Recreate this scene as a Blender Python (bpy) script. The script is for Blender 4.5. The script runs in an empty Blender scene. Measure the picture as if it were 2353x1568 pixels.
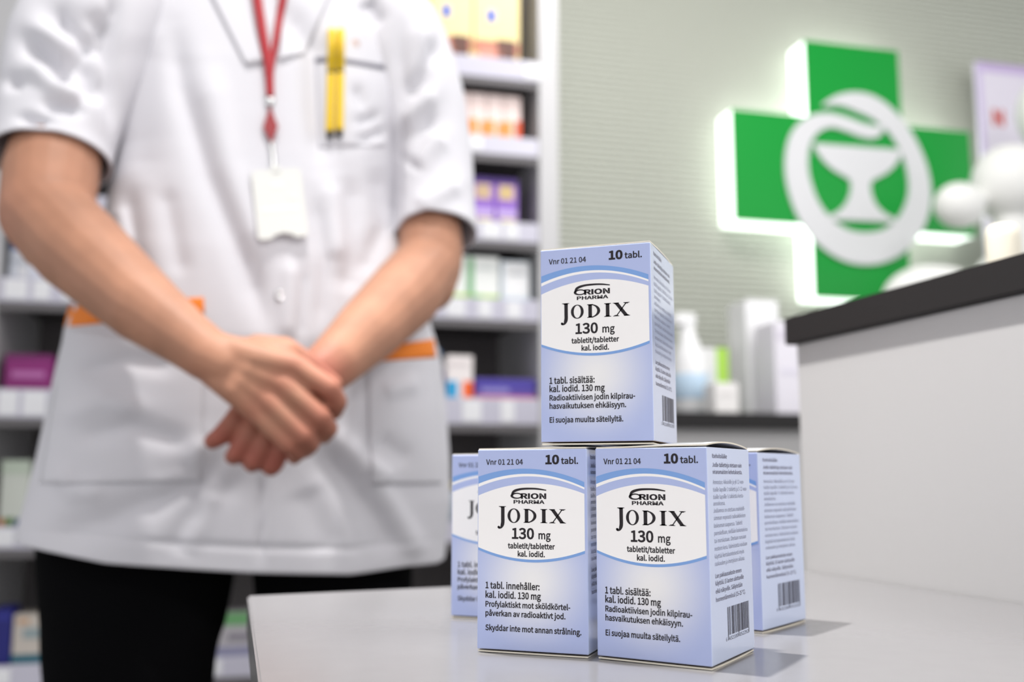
import bpy, bmesh, math, random
import numpy as np
from mathutils import Vector, Matrix
random.seed(4); rng = np.random.default_rng(4)
S = bpy.context.scene
COL = S.collection
R = math.radians
ZT = 0.75                                   # top of the white desk above the floor
# ---------------------------------------------------------------- camera
FPX, PITCH, HC = 2288.3, R(7.81), 0.0824
cd = bpy.data.cameras.new('camera'); cam = bpy.data.objects.new('camera', cd); COL.objects.link(cam)
cam.location = (0, 0, ZT + HC); cam.rotation_euler = (R(90) + PITCH, 0, 0)
cd.sensor_width = 36; cd.lens = FPX / 2353 * 36; cd.clip_start = 0.02
cd.dof.use_dof = True; cd.dof.focus_distance = 0.462; cd.dof.aperture_fstop = 5.2
S.camera = cam
# ---------------------------------------------------------------- world, lamps, exposure
S.view_settings.view_transform = 'Standard'; S.view_settings.look = 'None'
S.view_settings.exposure = 0.26; S.view_settings.gamma = 1; S.view_settings.use_curve_mapping = False
w = bpy.data.worlds.new('shop'); S.world = w; w.use_nodes = True
w.node_tree.nodes['Background'].inputs[0].default_value = (0.96, 0.97, 1, 1)
w.node_tree.nodes['Background'].inputs[1].default_value = 1.04
def lamp(name, kind, loc, target, power, size=0.1, size_y=None, color=(1, 1, 1), spot=None):
    l = bpy.data.lights.new(name, kind); l.energy = power; l.color = color
    if kind == 'AREA':
        l.size = size
        if size_y: l.shape = 'RECTANGLE'; l.size_y = size_y
    else: l.shadow_soft_size = size
    if spot: l.spot_size = R(spot); l.spot_blend = 0.85
    o = bpy.data.objects.new(name, l); COL.objects.link(o); o.location = loc
    o.rotation_euler = (Vector(target) - Vector(loc)).to_track_quat('-Z', 'Y').to_euler()
    return o
KEY = (-0.305, 0.70, 2.65)
lamp('ceiling_or_fill_spot', 'SPOT', KEY, (0.22, 0.46, ZT), 215, 0.03, spot=56, color=(1, .985, .965))
lamp('ceiling_or_fill_spot', 'SPOT', (-.14, .62, 2.66), (-.37, 1.06, .98), 66, 0.04, spot=54, color=(1, .98, .95))  # added spot for the person alone, to bring out coat and arms
lamp('fill_panel', 'AREA', (0.25, -0.75, 2.66), (0.0, 0.9, 0.9), 12, 0.9, 0.5, (1, .975, .95))  # unseen panel added behind the camera as front fill
lamp('fill_panel', 'AREA', (1.5, -0.3, 2.66), (0.2, 0.6, 0.8), 26, 0.8, 0.5, (1, .98, .96))  # unseen panel added to brighten the cartons' right sides
lamp('fill_panel', 'AREA', (0.6, 1.72, 2.66), (0.7, 2.1, 0.6), 20, 1.2, 0.4, (1, .98, .97))  # unseen panel added to lift the back counter, wall and shelves
# ---------------------------------------------------------------- pixel rays -> world points (used only to measure the room)
CAM = np.array([0, 0, ZT + HC]); cp_, sp_ = math.cos(PITCH), math.sin(PITCH)
FWD, RGT, UPV = np.array([0, cp_, sp_]), np.array([1., 0, 0]), np.array([0, -sp_, cp_])
def ray(px, py): return FWD + RGT * (px - 1176.5) / FPX - UPV * (py - 784) / FPX
def proj(P):
    d = np.asarray(P) - CAM; z = d @ FWD
    return np.stack([1176.5 + FPX * (d @ RGT) / z, 784 - FPX * (d @ UPV) / z], -1)
def PX(px, py, y):
    d = ray(px, py); return CAM + d * (y / d[1])
AX = R(-14.1)
WN, WS = np.array([math.sin(AX), math.cos(AX), 0]), np.array([math.cos(AX), -math.sin(AX), 0])
def QN(px, py, n):
    d = ray(px, py); return CAM + d * (n / (WN @ d))
def sz(px, py, n):
    P = QN(px, py, n); return P @ WS, P[2]
def room(s, n, z): return WS * s + WN * n + np.array([0, 0, z])
# ---------------------------------------------------------------- materials
def mat(name, color, rough=0.5, spec=0.5, metal=0, emit=None, estr=0, noise=0, nscale=30, bump=0, bscale=200, coat=0, sss=0):
    m = bpy.data.materials.new(name); m.use_nodes = True; nt = m.node_tree; b = nt.nodes['Principled BSDF']
    b.inputs['Base Color'].default_value = (*color, 1); b.inputs['Roughness'].default_value = rough
    b.inputs['Metallic'].default_value = metal; b.inputs['Specular IOR Level'].default_value = spec
    b.inputs['Coat Weight'].default_value = coat; b.inputs['Coat Roughness'].default_value = 0.12; b.inputs['Coat IOR'].default_value = 1.6 if coat == 1 else 1.5
    if sss:
        b.inputs['Subsurface Weight'].default_value = sss; b.inputs['Subsurface Radius'].default_value = (.01, .004, .002)
    if emit: b.inputs['Emission Color'].default_value = (*emit, 1); b.inputs['Emission Strength'].default_value = estr
    tc = None
    if noise or bump: tc = nt.nodes.new('ShaderNodeTexCoord')
    if noise:
        n = nt.nodes.new('ShaderNodeTexNoise'); n.inputs['Scale'].default_value = nscale; n.inputs['Detail'].default_value = 4
        nt.links.new(tc.outputs['Object'], n.inputs['Vector'])
        r = nt.nodes.new('ShaderNodeValToRGB'); e = r.color_ramp.elements
        e[0].position = .3; e[1].position = .7
        e[0].color = (*[max(0, c * (1 - noise)) for c in color], 1); e[1].color = (*[min(1, c * (1 + noise)) for c in color], 1)
        nt.links.new(n.outputs[0], r.inputs[0]); nt.links.new(r.outputs[0], b.inputs['Base Color'])
    if bump:
        n2 = nt.nodes.new('ShaderNodeTexNoise'); n2.inputs['Scale'].default_value = bscale
        bp = nt.nodes.new('ShaderNodeBump'); bp.inputs['Strength'].default_value = bump; bp.inputs['Distance'].default_value = .002
        nt.links.new(tc.outputs['Object'], n2.inputs['Vector']); nt.links.new(n2.outputs[0], bp.inputs['Height'])
        nt.links.new(bp.outputs[0], b.inputs['Normal'])
    return m
def srgb(r, g, b):
    f = lambda c: (c / 255 / 12.92) if c <= 10 else ((c / 255 + .055) / 1.055) ** 2.4
    return (f(r), f(g), f(b))
_pl = {}
def paint(r, g, b, rough=.45):
    k = (r, g, b, rough)
    if k not in _pl: _pl[k] = mat('print_%d_%d_%d' % (r, g, b), srgb(r, g, b), rough)
    return _pl[k]
M = dict(
    desk=mat('white_laminate', (.225, .219, .223), .2, .5, noise=.015, nscale=60),
    desk_edge=mat('laminate_edge', (.4, .39, .39), .35),
    panel=mat('counter_panel', (.50, .49, .485), .45, .4),
    dark=mat('dark_worktop', (.015, .0135, .0135), .55, .3, bump=.05, bscale=400),
    wall=mat('wall_backing', (.20, .225, .16), .6),
    slat=mat('wall_slat_white', (.58, .595, .525), .5, .4),
    floor=mat('floor_vinyl', (.22, .21, .205), .35, noise=.05, nscale=6),
    ceil=mat('ceiling_tile', (.55, .55, .55), .8),
    white=mat('white_panel', (.58, .575, .58), .4),
    shelf=mat('grey_shelf', (.15, .14, .145), .5),
    shelfback=mat('grey_shelf_back', (.16, .145, .145), .6),
    rail=mat('price_rail', (.60, .585, .68), .3),
    tag=mat('price_tag_paper', (.88, .88, .90), .5),
    green=mat('sign_green', (.002, .31, .036), .35, .4),
    glow=mat('sign_light_edge', (.9, 1, .92), .5, emit=(.90, 1, .92), estr=1.7),
    emblem=mat('sign_emblem', (.72, .72, .735), .5),
    coat=mat('coat_cotton', (.64, .63, .665), .85, .2, bump=.04, bscale=900),
    orange=mat('orange_trim', (.85, .22, .01), .7),
    skin=mat('skin', (.41, .205, .13), .55, .25, noise=.12, nscale=22, sss=.08),
    trousers=mat('black_trousers', (.0025, .0025, .003), .95, .05),
    hair=mat('brown_hair', (.05, .03, .02), .6),
    shoe=mat('black_shoe', (.01, .01, .01), .4),
    red=mat('red_ribbon', (.36, .004, .012), .6),
    reddark=mat('red_plastic', (.27, .002, .008), .35),
    badge=mat('badge_card', (.66, .66, .63), .4),
    metal=mat('steel', (.6, .6, .6), .25, metal=1),
    yellow=mat('yellow_plastic', (.78, .52, .0), .4),
    yellow2=mat('yellow_plastic_cap', (.82, .56, .004), .4),
    black=mat('black_plastic', (.012, .012, .014), .35),
    ink=mat('print_ink', (.014, .009, .012), .45, .3),
    sideink=mat('print_ink_small', (.15, .14, .19), .45, .3),
    barink=mat('print_ink_bars', (.06, .055, .075), .45, .3),
    fineink=mat('print_ink_fine', (.27, .28, .36), .45, .3),
    lens=mat('print_white', (.95, .92, .90), .35, .4, coat=.25),
    arc=mat('print_blue', (.19, .36, .72), .35, .4, coat=.25),
    band=mat('print_lilac', (.43, .50, .78), .35, .4, coat=.25),
    board=mat('carton_inside', (.80, .74, .62), .8),
    boardedge=mat('carton_brown', (.30, .20, .12), .8),
    side=mat('carton_side', (.64, .73, .97), .3, .5, coat=1),
    ornament=mat('ornament_white', (.80, .80, .77), .5, .3),
    cream=mat('cream_plastic', (.86, .80, .66), .4),
)
def carton_front():
    m = bpy.data.materials.new('carton_front'); m.use_nodes = True; nt = m.node_tree; b = nt.nodes['Principled BSDF']
    tc = nt.nodes.new('ShaderNodeTexCoord'); mp = nt.nodes.new('ShaderNodeMapping')
    mp.inputs['Scale'].default_value = (1 / .034, 0, 1 / .036); mp.inputs['Location'].default_value = (0, 0, -.031 / .034)
    ln = nt.nodes.new('ShaderNodeVectorMath'); ln.operation = 'LENGTH'
    rp = nt.nodes.new('ShaderNodeValToRGB'); e = rp.color_ramp.elements
    e[0].position = 0; e[0].color = (.88, .86, .85, 1); e[1].position = 1; e[1].color = (.435, .50, .78, 1)
    rp.color_ramp.interpolation = 'EASE'
    nt.links.new(tc.outputs['Object'], mp.inputs[0]); nt.links.new(mp.outputs[0], ln.inputs[0]); nt.links.new(ln.outputs['Value'], rp.inputs[0])
    nt.links.new(rp.outputs[0], b.inputs['Base Color']); b.inputs['Roughness'].default_value = .35
    b.inputs['Coat Weight'].default_value = .25; b.inputs['Coat Roughness'].default_value = .15
    return m
M['front'] = carton_front()
# ---------------------------------------------------------------- mesh helpers
def link(name, me, m=None, parent=None, smooth=False):
    o = bpy.data.objects.new(name, me); COL.objects.link(o)
    if m is not None:
        for x in (m if isinstance(m, list) else [m]): me.materials.append(x)
    if parent is not None: o.parent = parent
    if smooth: me.polygons.foreach_set('use_smooth', [True] * len(me.polygons))
    return o
def mesh(name, V, F, m=None, parent=None, smooth=False):
    me = bpy.data.meshes.new(name); me.from_pydata([tuple(map(float, v)) for v in V], [], [tuple(f) for f in F]); me.update()
    return link(name, me, m, parent, smooth)
def tag(o, label=None, cat=None, group=None, kind=None):
    for k, v in (('label', label), ('category', cat), ('group', group), ('kind', kind)):
        if v: o[k] = v
    return o
def empty(name, loc, rz=0, label=None, cat=None, group=None):
    o = bpy.data.objects.new(name, None); COL.objects.link(o); o.empty_display_size = .02
    o.location = loc; o.rotation_euler = (0, 0, rz); return tag(o, label, cat, group)
def bm_box(bm, x0, x1, y0, y1, z0, z1, bev=0, seg=2):
    r = bmesh.ops.create_cube(bm, size=1, matrix=Matrix.Translation(((x0 + x1) / 2, (y0 + y1) / 2, (z0 + z1) / 2)) @ Matrix.Diagonal((x1 - x0, y1 - y0, z1 - z0, 1)))
    if bev:
        es = list({e for v in r['verts'] for e in v.link_edges})
        bmesh.ops.bevel(bm, geom=es, offset=bev, segments=seg, affect='EDGES', profile=.5)
def box(name, x0, x1, y0, y1, z0, z1, m, parent=None, bev=0, seg=2):
    bm = bmesh.new(); bm_box(bm, x0, x1, y0, y1, z0, z1, bev, seg)
    me = bpy.data.meshes.new(name); bm.to_mesh(me); bm.free(); return link(name, me, m, parent)
def lathe(name, prof, m, parent=None, seg=28, loc=(0, 0, 0), axis=None):
    V, F = [], []
    for r_, z in prof:
        for k in range(seg):
            a = 2 * math.pi * k / seg; V.append((r_ * math.cos(a), r_ * math.sin(a), z))
    n = len(prof)
    for i in range(n - 1):
        for k in range(seg):
            F.append((i * seg + k, i * seg + (k + 1) % seg, (i + 1) * seg + (k + 1) % seg, (i + 1) * seg + k))
    F.append(tuple(range(seg))[::-1]); F.append(tuple((n - 1) * seg + k for k in range(seg)))
    V = np.array(V)
    if axis is not None:
        q = Vector((0, 0, 1)).rotation_difference(Vector(axis)).to_matrix(); V = V @ np.array(q).T
    V = V + np.array(loc)
    return mesh(name, V, F, m, parent, True)
def set_world(o):   # room-aligned frame: local x along the wall, local y into the wall
    o.rotation_euler = (0, 0, -AX); return o
def grid_faces(nr, nc, wrap=False):
    F = []
    for i in range(nr - 1):
        for j in range(nc if wrap else nc - 1):
            k = (j + 1) % nc; F.append((i * nc + j, i * nc + k, (i + 1) * nc + k, (i + 1) * nc + j))
    return F
def evaluated(o, name):
    dg = bpy.context.evaluated_depsgraph_get(); me = bpy.data.meshes.new_from_object(o.evaluated_get(dg)); me.name = name
    bpy.data.objects.remove(o); return me
def strip2d(pts, wid):
    """a stroke of changing width: list of quads as (verts, faces) in the plane"""
    P = np.array(pts, float); T = np.gradient(P, axis=0); T /= np.linalg.norm(T, axis=1)[:, None] + 1e-12
    N = np.stack([-T[:, 1], T[:, 0]], 1); wd = np.array(wid)[:, None] / 2
    V = np.empty((2 * len(P), 2)); V[0::2] = P + N * wd; V[1::2] = P - N * wd
    return V, [(2 * i, 2 * i + 1, 2 * i + 3, 2 * i + 2) for i in range(len(P) - 1)]
def spline(pts, n=40):
    P = np.array(pts, float); t = np.arange(len(P)); out = []
    for k in range(P.shape[1]):
        c = P[:, k]; d = np.gradient(c); q = np.linspace(0, len(P) - 1, n); i = np.clip(q.astype(int), 0, len(P) - 2); u = q - i
        h = (2 * u**3 - 3 * u**2 + 1) * c[i] + (u**3 - 2 * u**2 + u) * d[i] + (-2 * u**3 + 3 * u**2) * c[i + 1] + (u**3 - u**2) * d[i + 1]
        out.append(h)
    return np.stack(out, 1)
class Flat:
    """collects flat print in face coordinates"""
    def __init__(s): s.V, s.F = [], []
    def add(s, V, F):
        o = len(s.V); s.V += [tuple(v) for v in V]; s.F += [tuple(i + o for i in f) for f in F]
    def rect(s, x0, y0, x1, y1): s.add([(x0, y0), (x1, y0), (x1, y1), (x0, y1)], [(0, 1, 2, 3)])
    def poly(s, P): s.add(P, [tuple(range(len(P)))])
_tx = {}
try:   # Blender's own bundled humanist face, else its default
    FONT = bpy.data.fonts.load(bpy.utils.system_resource('DATAFILES', path='fonts') + '/Noto Sans CJK Regular.woff2')
except Exception:
    FONT = None
def text_raw(t, bold):
    if (t, bold) in _tx: return _tx[(t, bold)]
    cu = bpy.data.curves.new('t', 'FONT'); cu.body = t; cu.size = 1; cu.resolution_u = 3
    if FONT: cu.font = FONT
    bold = bold / KCAP
    cu.offset = bold if abs(bold) > 1e-6 else 0
    o = bpy.data.objects.new('t', cu); COL.objects.link(o); bpy.context.view_layer.update()
    me = evaluated(o, 't'); V = np.array([v.co[:2] for v in me.vertices]).reshape(-1, 2); F = [tuple(p.vertices) for p in me.polygons]
    bpy.data.meshes.remove(me); bpy.data.curves.remove(cu); _tx[(t, bold)] = (V, F); return V, F
KCAP = 1.0
KCAP = .727 / (lambda V: V[:, 1].max() - V[:, 1].min())(text_raw('H', 0)[0]); _tx.clear()
def put_text(fl, t, x0, x1, base, cap, bold=0):
    """text from x0 to x1 (metres), baseline, cap height"""
    V, F = text_raw(t, bold); V = V.copy(); V[:, 1] *= KCAP; a, b = V[:, 0].min(), V[:, 0].max()
    V[:, 0] = x0 + (V[:, 0] - a) / (b - a) * (x1 - x0); V[:, 1] = base + V[:, 1] * cap / .727
    fl.add(V, F)
# ================================================================ THE SETTING
s0, s1 = -3.0, 3.6
def room_box(name, a, b, n0, n1, z0, z1, m, parent=None, bev=0):
    o = box(name, a, b, n0, n1, z0, z1, m, parent, bev)
    if parent is None: set_world(o)
    return o
tag(room_box('floor', s0, s1, -3.0, 2.78, -.05, 0, M['floor']), kind='structure')
tag(room_box('ceiling', s0, s1, -3.0, 2.78, 2.70, 2.75, M['ceil']), kind='structure')
wall = tag(room_box('wall_back', s0, s1, 2.708, 2.78, 0, 2.70, M['wall']), kind='structure')
pitch = .0185
prof = [(0, 2.7078), (.0062, 2.7076), (.0066, 2.6960), (.0085, 2.6946), (.0120, 2.6940), (.0155, 2.6946), (.0180, 2.6965), (pitch, 2.7078)]
V = [(x, n, z) for x in (s0, s1) for z, n in prof]
k = len(prof); F = [(i, i + 1, k + i + 1, k + i) for i in range(k - 1)] + [tuple(range(k))[::-1], tuple(range(k, 2 * k))]
sm = bpy.data.meshes.new('slat'); sm.from_pydata(V, [], F); sm.materials.append(M['slat'])
for i in range(int(2.68 / pitch)):
    o = bpy.data.objects.new('slat', sm); COL.objects.link(o); o.parent = wall; o.location = (0, 0, .01 + i * pitch)
# ================================================================ SHELF UNIT
NF = 2.25
def zrow(py): return sz(1120, py, NF)[1]
sl, sr = -.545, .633
shelf = set_world(empty('shelf_unit', room(0.04, NF + .2, 0), 0, 'tall white shelf unit with dark shelves of medicine packs behind the person', 'shelf'))
ox, on = .04, NF + .2
box('end_panel', sr - ox, sr + .05 - ox, -.2, .24, 0, 2.35, M['white'], shelf, .002)
box('end_panel', sl - .05 - ox, sl - ox, -.2, .24, 0, 2.35, M['white'], shelf, .002)
box('back_panel', sl - ox, sr - ox, .225, .239, .02, 2.33, M['shelfback'], shelf)
box('plinth', sl - ox, sr - ox, -.17, .22, 0, .08, M['shelf'], shelf)
box('top_panel', sl - ox, sr - ox, -.198, .225, 2.31, 2.35, M['white'], shelf)
rows = [(130, 176), (310, 352), (507, 552), (685, 735), (915, 975), (1198, 1245), (1485, 1530)]
ROWZ = []
for i, (a, b) in enumerate(rows):
    zt, zb = zrow(a), zrow(b); top = zt - .010; ROWZ.append(top)
    box('shelf_board', sl - ox + .0005, sr - ox - .0005, -.19, .224, top - .022, top, M['shelf'], shelf)
    box('shelf_lip', sl - ox + .0005, sr - ox - .0005, -.196, -.1905, zb - .018, zb - .0005, M['shelf'], shelf)
    rl = box('price_rail', sl - ox + .001, sr - ox - .001, -.1985, -.191, zb, zt, M['rail'], shelf, .001)
    tags = {0: [.40, .62], 1: [.42, .47], 2: [.45, .515, .565], 3: [.36, .43, .50, .57], 4: [.38, .47, .555], 5: [-.5, -.43], 6: [-.49, -.15, -.08]}[i]
    tags = tags + ([-.51, -.46, -.40] if i in (3, 4) else [])
    for k, ts in enumerate(tags):
        hw = [.018, .022, .016][k % 3]
        box('price_tag', ts - ox - hw, ts - ox + hw, -.2, -.1988, zb + .006, zt - .005, M['tag'], rl)
def pack(row, px0, px1, pytop, name, label, cat, color, prints=(), depth=.07, dn=.035, rough=.45, group=None, ztop=None, sink=0):
    """a carton standing on a shelf row; prints: (u0,v0,u1,v1,color) on its front, u right, v down"""
    n = NF + dn; a = sz(px0, 600, n)[0]; b = sz(px1, 600, n)[0]; top = ROWZ[row]
    a = sz(px0, rows[row][0], n)[0]; b = sz(px1, rows[row][0], n)[0]
    a = max(a, sl + .004)
    zt = zrow(pytop) if ztop is None else top + ztop
    h = zt - top; wd = b - a
    t = set_world(empty(name, room((a + b) / 2, n + depth / 2, top + .0003), 0, label, cat, group))
    box('carton', -wd / 2, wd / 2, -depth / 2, depth / 2, 0, h, paint(*color, rough), t, min(.0015, wd * .03))
    for q in prints:
        u0, v0, u1, v1, c = q[:5]; nm = q[5] if len(q) > 5 else 'print_panel'
        box(nm, -wd / 2 + u0 * wd, -wd / 2 + u1 * wd, -depth / 2 - .0012 - (.0006 if len(q) > 5 else 0), -depth / 2 - .0002, h * (1 - v1), h * (1 - v0), paint(*c), t)
    return t
YP = [(0.02, .72, .98, .86, (196, 120, 95)), (.5, .70, .9, .9, (95, 55, 42), 'dark_figure'), (.10, .80, .62, .93, (222, 150, 130), 'pink_figure'), (.06, .06, .94, .14, (240, 222, 165)), (.28, .38, .47, .52, (50, 95, 205), 'blue_dot')]
pack(0, 915, 985, -75, 'yellow_pack', 'yellow carton on the top shelf, half hidden by the white shoulder', 'box', (226, 214, 150), [(.1, .1, .9, .3, (214, 205, 140))], group='yellow packs on the top shelf')
pack(0, 988, 1086, -75, 'yellow_pack', 'yellow carton with blue dot beside the white shoulder on top shelf', 'box', (250, 230, 165), YP, group='yellow packs on the top shelf')
pack(0, 1089, 1194, -75, 'yellow_pack', 'yellow carton with blue dot next to the white end panel on top shelf', 'box', (250, 230, 165), YP, group='yellow packs on the top shelf')
pack(0, 41, 80, -60, 'green_pack', 'pale green carton on the top shelf at its left end', 'box', (198, 206, 186), [(.1, .2, .9, .5, (210, 216, 200))])
OP = [(.0, .52, .42, .98, (250, 160, 70)), (.42, .50, .62, .98, (110, 215, 205)), (.62, .55, 1, .95, (255, 150, 60)), (.05, .22, .95, .30, (246, 226, 220))]
for k, (a, b, lab) in enumerate([(1036, 1079, 'white carton with orange and teal band, leftmost of its row near the sleeve'), (1081, 1118, 'white carton with orange and teal band, second from the sleeve'),
                                 (1120, 1157, 'white carton with orange and teal band, second from the end panel'), (1159, 1197, 'white carton with orange and teal band beside the white end panel')]):
    pack(1, a, b, 203, 'orange_pack', lab, 'box', (250, 228, 222), OP if k < 3 else OP[:2] + [(.62, .5, 1, 1, (245, 90, 35)), OP[3]], group='orange and teal packs')
PP = [(.0, .0, 1, .12, (80, 40, 140)), (.14, .14, .80, .42, (232, 200, 160), 'pale_disc'), (.34, .20, .58, .36, (245, 225, 90), 'yellow_core'), (.06, .62, .94, .76, (205, 180, 235)), (.2, .80, .9, .98, (240, 226, 160))]
pack(2, 1086, 1137, 398, 'purple_pack', 'purple carton with pale disc on dark shelf, nearer the sleeve', 'box', (150, 105, 205), PP, group='purple packs')
pack(2, 1139, 1190, 398, 'purple_pack', 'purple carton with pale disc on dark shelf, nearer the end panel', 'box', (150, 105, 205), PP, group='purple packs')
pack(3, 1036, 1078, 583, 'white_green_pack', 'white carton with lime green foot right beside the bare elbow', 'box', (248, 250, 246), [(0, .80, 1, .96, (190, 225, 70)), (.85, .05, 1, .8, (160, 215, 165))], group='white packs with green foot')
pack(3, 1082, 1147, 583, 'white_green_pack', 'wider white carton with lime green foot next to a pale blue edged carton', 'box', (250, 252, 248), [(0, .80, .35, .97, (120, 200, 50)), (.35, .80, 1, .97, (185, 225, 80)), (0, .05, .1, .8, (130, 205, 140)), (.2, .22, .8, .28, (225, 232, 228))], group='white packs with green foot')
pack(3, 1152, 1217, 590, 'white_blue_pack', 'white carton with pale blue edges at the end of its shelf', 'box', (232, 242, 250), [(.12, .05, .95, .8, (252, 252, 252)), (0, .85, 1, .98, (170, 215, 240)), (.25, .25, .8, .32, (222, 230, 238))])
pack(4, 1026, 1086, 817, 'blue_orange_pack', 'white carton with cyan and orange blocks beside the coat pocket', 'box', (248, 240, 238), [(.0, .55, .42, .95, (20, 165, 220)), (.62, .55, 1, 1, (255, 105, 25)), (.1, .15, .85, .22, (225, 215, 215))], dn=.02)
pk = pack(4, 1092, 1233, 868, 'flat_purple_pack', 'low wide purple carton with pink stripe on the shelf by the stacked medicine', 'box', (92, 72, 165), [(.02, .10, .98, .35, (70, 60, 170)), (0, .72, 1, .98, (235, 130, 150)), (.1, .40, .55, .58, (160, 150, 215))], dn=.02, depth=.1)
# bottle left of it
def bottle(loc, r, h, body, cap, label, cat, name, band=None):
    t = set_world(empty(name, loc, 0, label, cat))
    lathe('bottle_body', [(r * .9, 0), (r, .004), (r, h * .66), (r * .8, h * .76), (r * .42, h * .82), (r * .42, h * .86)], body, t)
    lathe('cap', [(r * .5, h * .855), (r * .52, h * .86), (r * .5, h * .99), (r * .4, h)], cap, t)
    if band: lathe('label_band', [(r * 1.004, h * .2), (r * 1.012, h * .21), (r * 1.012, h * .55), (r * 1.004, h * .56)], band, t)
    return t
q = sz(1003, 850, NF + .06)
bottle(room(q[0], NF + .06, ROWZ[4] + .0003), .018, zrow(800) - ROWZ[4], paint(235, 236, 242), paint(120, 160, 205), 'white bottle with blue cap on the shelf behind the coat pocket', 'bottle', 'white_bottle', paint(130, 110, 190))
q = sz(1026, 1150, NF + .06)
bottle(room(q[0], NF + .06, ROWZ[5] + .0003), .026, zrow(1140) - ROWZ[5] + .03, paint(168, 178, 190), paint(240, 215, 90), 'grey bottle with yellow cap low behind the rear left medicine carton', 'bottle', 'grey_bottle')
for k, (a, b, c, c2) in enumerate([(17, 34, (222, 226, 236), (90, 110, 170)), (36, 60, (236, 236, 240), (150, 175, 160)), (62, 96, (228, 230, 242), (110, 110, 180)), (98, 138, (238, 238, 244), (170, 180, 200))]):
    pack(3, a, b, 585 + 6 * (k % 2), 'small_white_pack', ['white carton at the left end of the shelf behind the bent elbow', 'white carton with sage band under the bent elbow, second from shelf end', 'white carton with violet band under the bent forearm', 'white carton with grey band closest under the forearm'][k], 'box', c, [(.1, .1, .9, .35, c2), (.15, .5, .85, .6, (190, 195, 205))], group='white packs behind the left elbow')
pack(4, 6, 116, 840, 'magenta_pack', 'wide magenta carton on the shelf beside the white coat', 'box', (140, 25, 115), [(.15, .42, .85, .58, (190, 110, 175)), (0, .0, 1, .12, (120, 15, 100))], depth=.1)
pack(5, -4, 62, 1062, 'white_herb_pack', 'white carton with green and orange foot on the left shelf end', 'box', (214, 218, 208), [(0, .0, 1, .2, (196, 208, 190)), (.2, .82, .55, .98, (90, 130, 60)), (.6, .84, .95, 1, (60, 90, 150)), (0, .84, .2, 1, (220, 130, 70))])
pack(6, -20, 24, 1370, 'navy_pack', 'navy blue carton on the lowest visible shelf at left', 'box', (22, 25, 120), [(.1, .1, .9, .2, (40, 45, 150))])
pack(6, 28, 118, 1385, 'cream_pack', 'cream carton with teal wave band beside the black trouser leg', 'box', (205, 196, 186), [(0, .76, 1, .93, (0, 100, 120)), (.25, .26, .75, .46, (150, 165, 168)), (0, .93, 1, 1, (225, 225, 235)), (.1, .08, .4, .18, (205, 165, 130))])
pack(5, 470, 600, 1290, 'brown_green_pack', 'brown and green carton seen between the trouser legs', 'box', (100, 98, 78), [(0, 0, 1, .2, (70, 130, 60))], ztop=.10)
pack(6, 470, 600, 1395, 'green_top_pack', 'pale carton with green top seen left of the desk corner between the legs', 'box', (186, 182, 186), [(0, 0, 1, .28, (110, 165, 110)), (.4, .45, .8, .6, (140, 135, 145)), (0, .75, 1, 1, (150, 150, 180))])
# ================================================================ BACK COUNTER
CN = 2.06; cl_, cr_ = .69, 3.2
ctop = .228 + ZT
bc = set_world(empty('back_counter', room(1.9, CN + .3, 0), 0, 'white counter with dark worktop against the ribbed wall', 'counter'))
box('worktop', cl_ - 1.9, cr_ - 1.9, -.3, .33, ctop - .036, ctop, M['dark'], bc, .001)
box('cabinet', cl_ - 1.9, cr_ - 1.9, -.27, .33, .08, ctop - .0365, M['panel'], bc)
box('plinth', cl_ - 1.9, cr_ - 1.9, -.22, .33, 0, .0795, M['shelf'], bc)
def on_counter(px, n): return sz(px, 800, n)[0]
def cbox(name, px0, px1, pytop, n, depth, color, label, cat, prints=(), group=None):
    a, b = on_counter(px0, n), on_counter(px1, n); zt = sz((px0 + px1) / 2, pytop, n)[1]; wd = b - a; h = zt - ctop
    t = set_world(empty(name, room((a + b) / 2, n + depth / 2, ctop + .0003), 0, label, cat, group))
    box('carton', -wd / 2, wd / 2, -depth / 2, depth / 2, 0, h, paint(*color), t, .002)
    for u0, v0, u1, v1, c in prints:
        box('print_panel', -wd / 2 + u0 * wd, -wd / 2 + u1 * wd, -depth / 2 - .001, -depth / 2 - .0001, h * (1 - v1), h * (1 - v0), paint(*c), t)
    return t
n = 2.23; zt = sz(1570, 722, n)[1]
t = set_world(empty('spray_bottle', room(on_counter(1583, n), n, ctop + .0003), 0, 'white spray bottle with pale blue label on the back counter behind the topmost carton', 'bottle'))
hb = zt - ctop
lathe('bottle_body', [(.038, 0), (.042, .006), (.042, hb * .45), (.034, hb * .62), (.018, hb * .78), (.013, hb * .84)], paint(246, 246, 246), t)
lathe('label_band', [(.0424, hb * .16), (.043, hb * .165), (.043, hb * .40), (.0424, hb * .405)], paint(196, 220, 240), t)
bm = bmesh.new(); bm_box(bm, -.035, .016, -.012, .012, hb * .88, hb, .004); bm_box(bm, -.045, -.030, -.005, .005, hb * .93, hb * .97, .001); bm_box(bm, -.022, -.016, -.006, .006, hb * .74, hb * .9, .001); bm_box(bm, -.012, .012, -.012, .012, hb * .83, hb * .885, .002)
me = bpy.data.meshes.new('spray_head'); bm.to_mesh(me); bm.free(); link('spray_head', me, paint(250, 250, 250), t)
cbox('lime_pack', 1612, 1672, 800, 2.32, .08, (246, 246, 244), 'white carton with lime green corner on the back counter beside spray bottle', 'box', [(.55, 0, 1, .55, (185, 235, 90)), (.05, .3, .42, .6, (235, 240, 240)), (.1, .7, .9, .74, (230, 230, 230))])
cbox('low_white_pack', 1640, 1694, 880, 2.10, .06, (250, 247, 244), 'low white carton in front of the lime cornered one on back counter', 'box', [(.15, .3, .8, .45, (236, 232, 230))])
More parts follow.
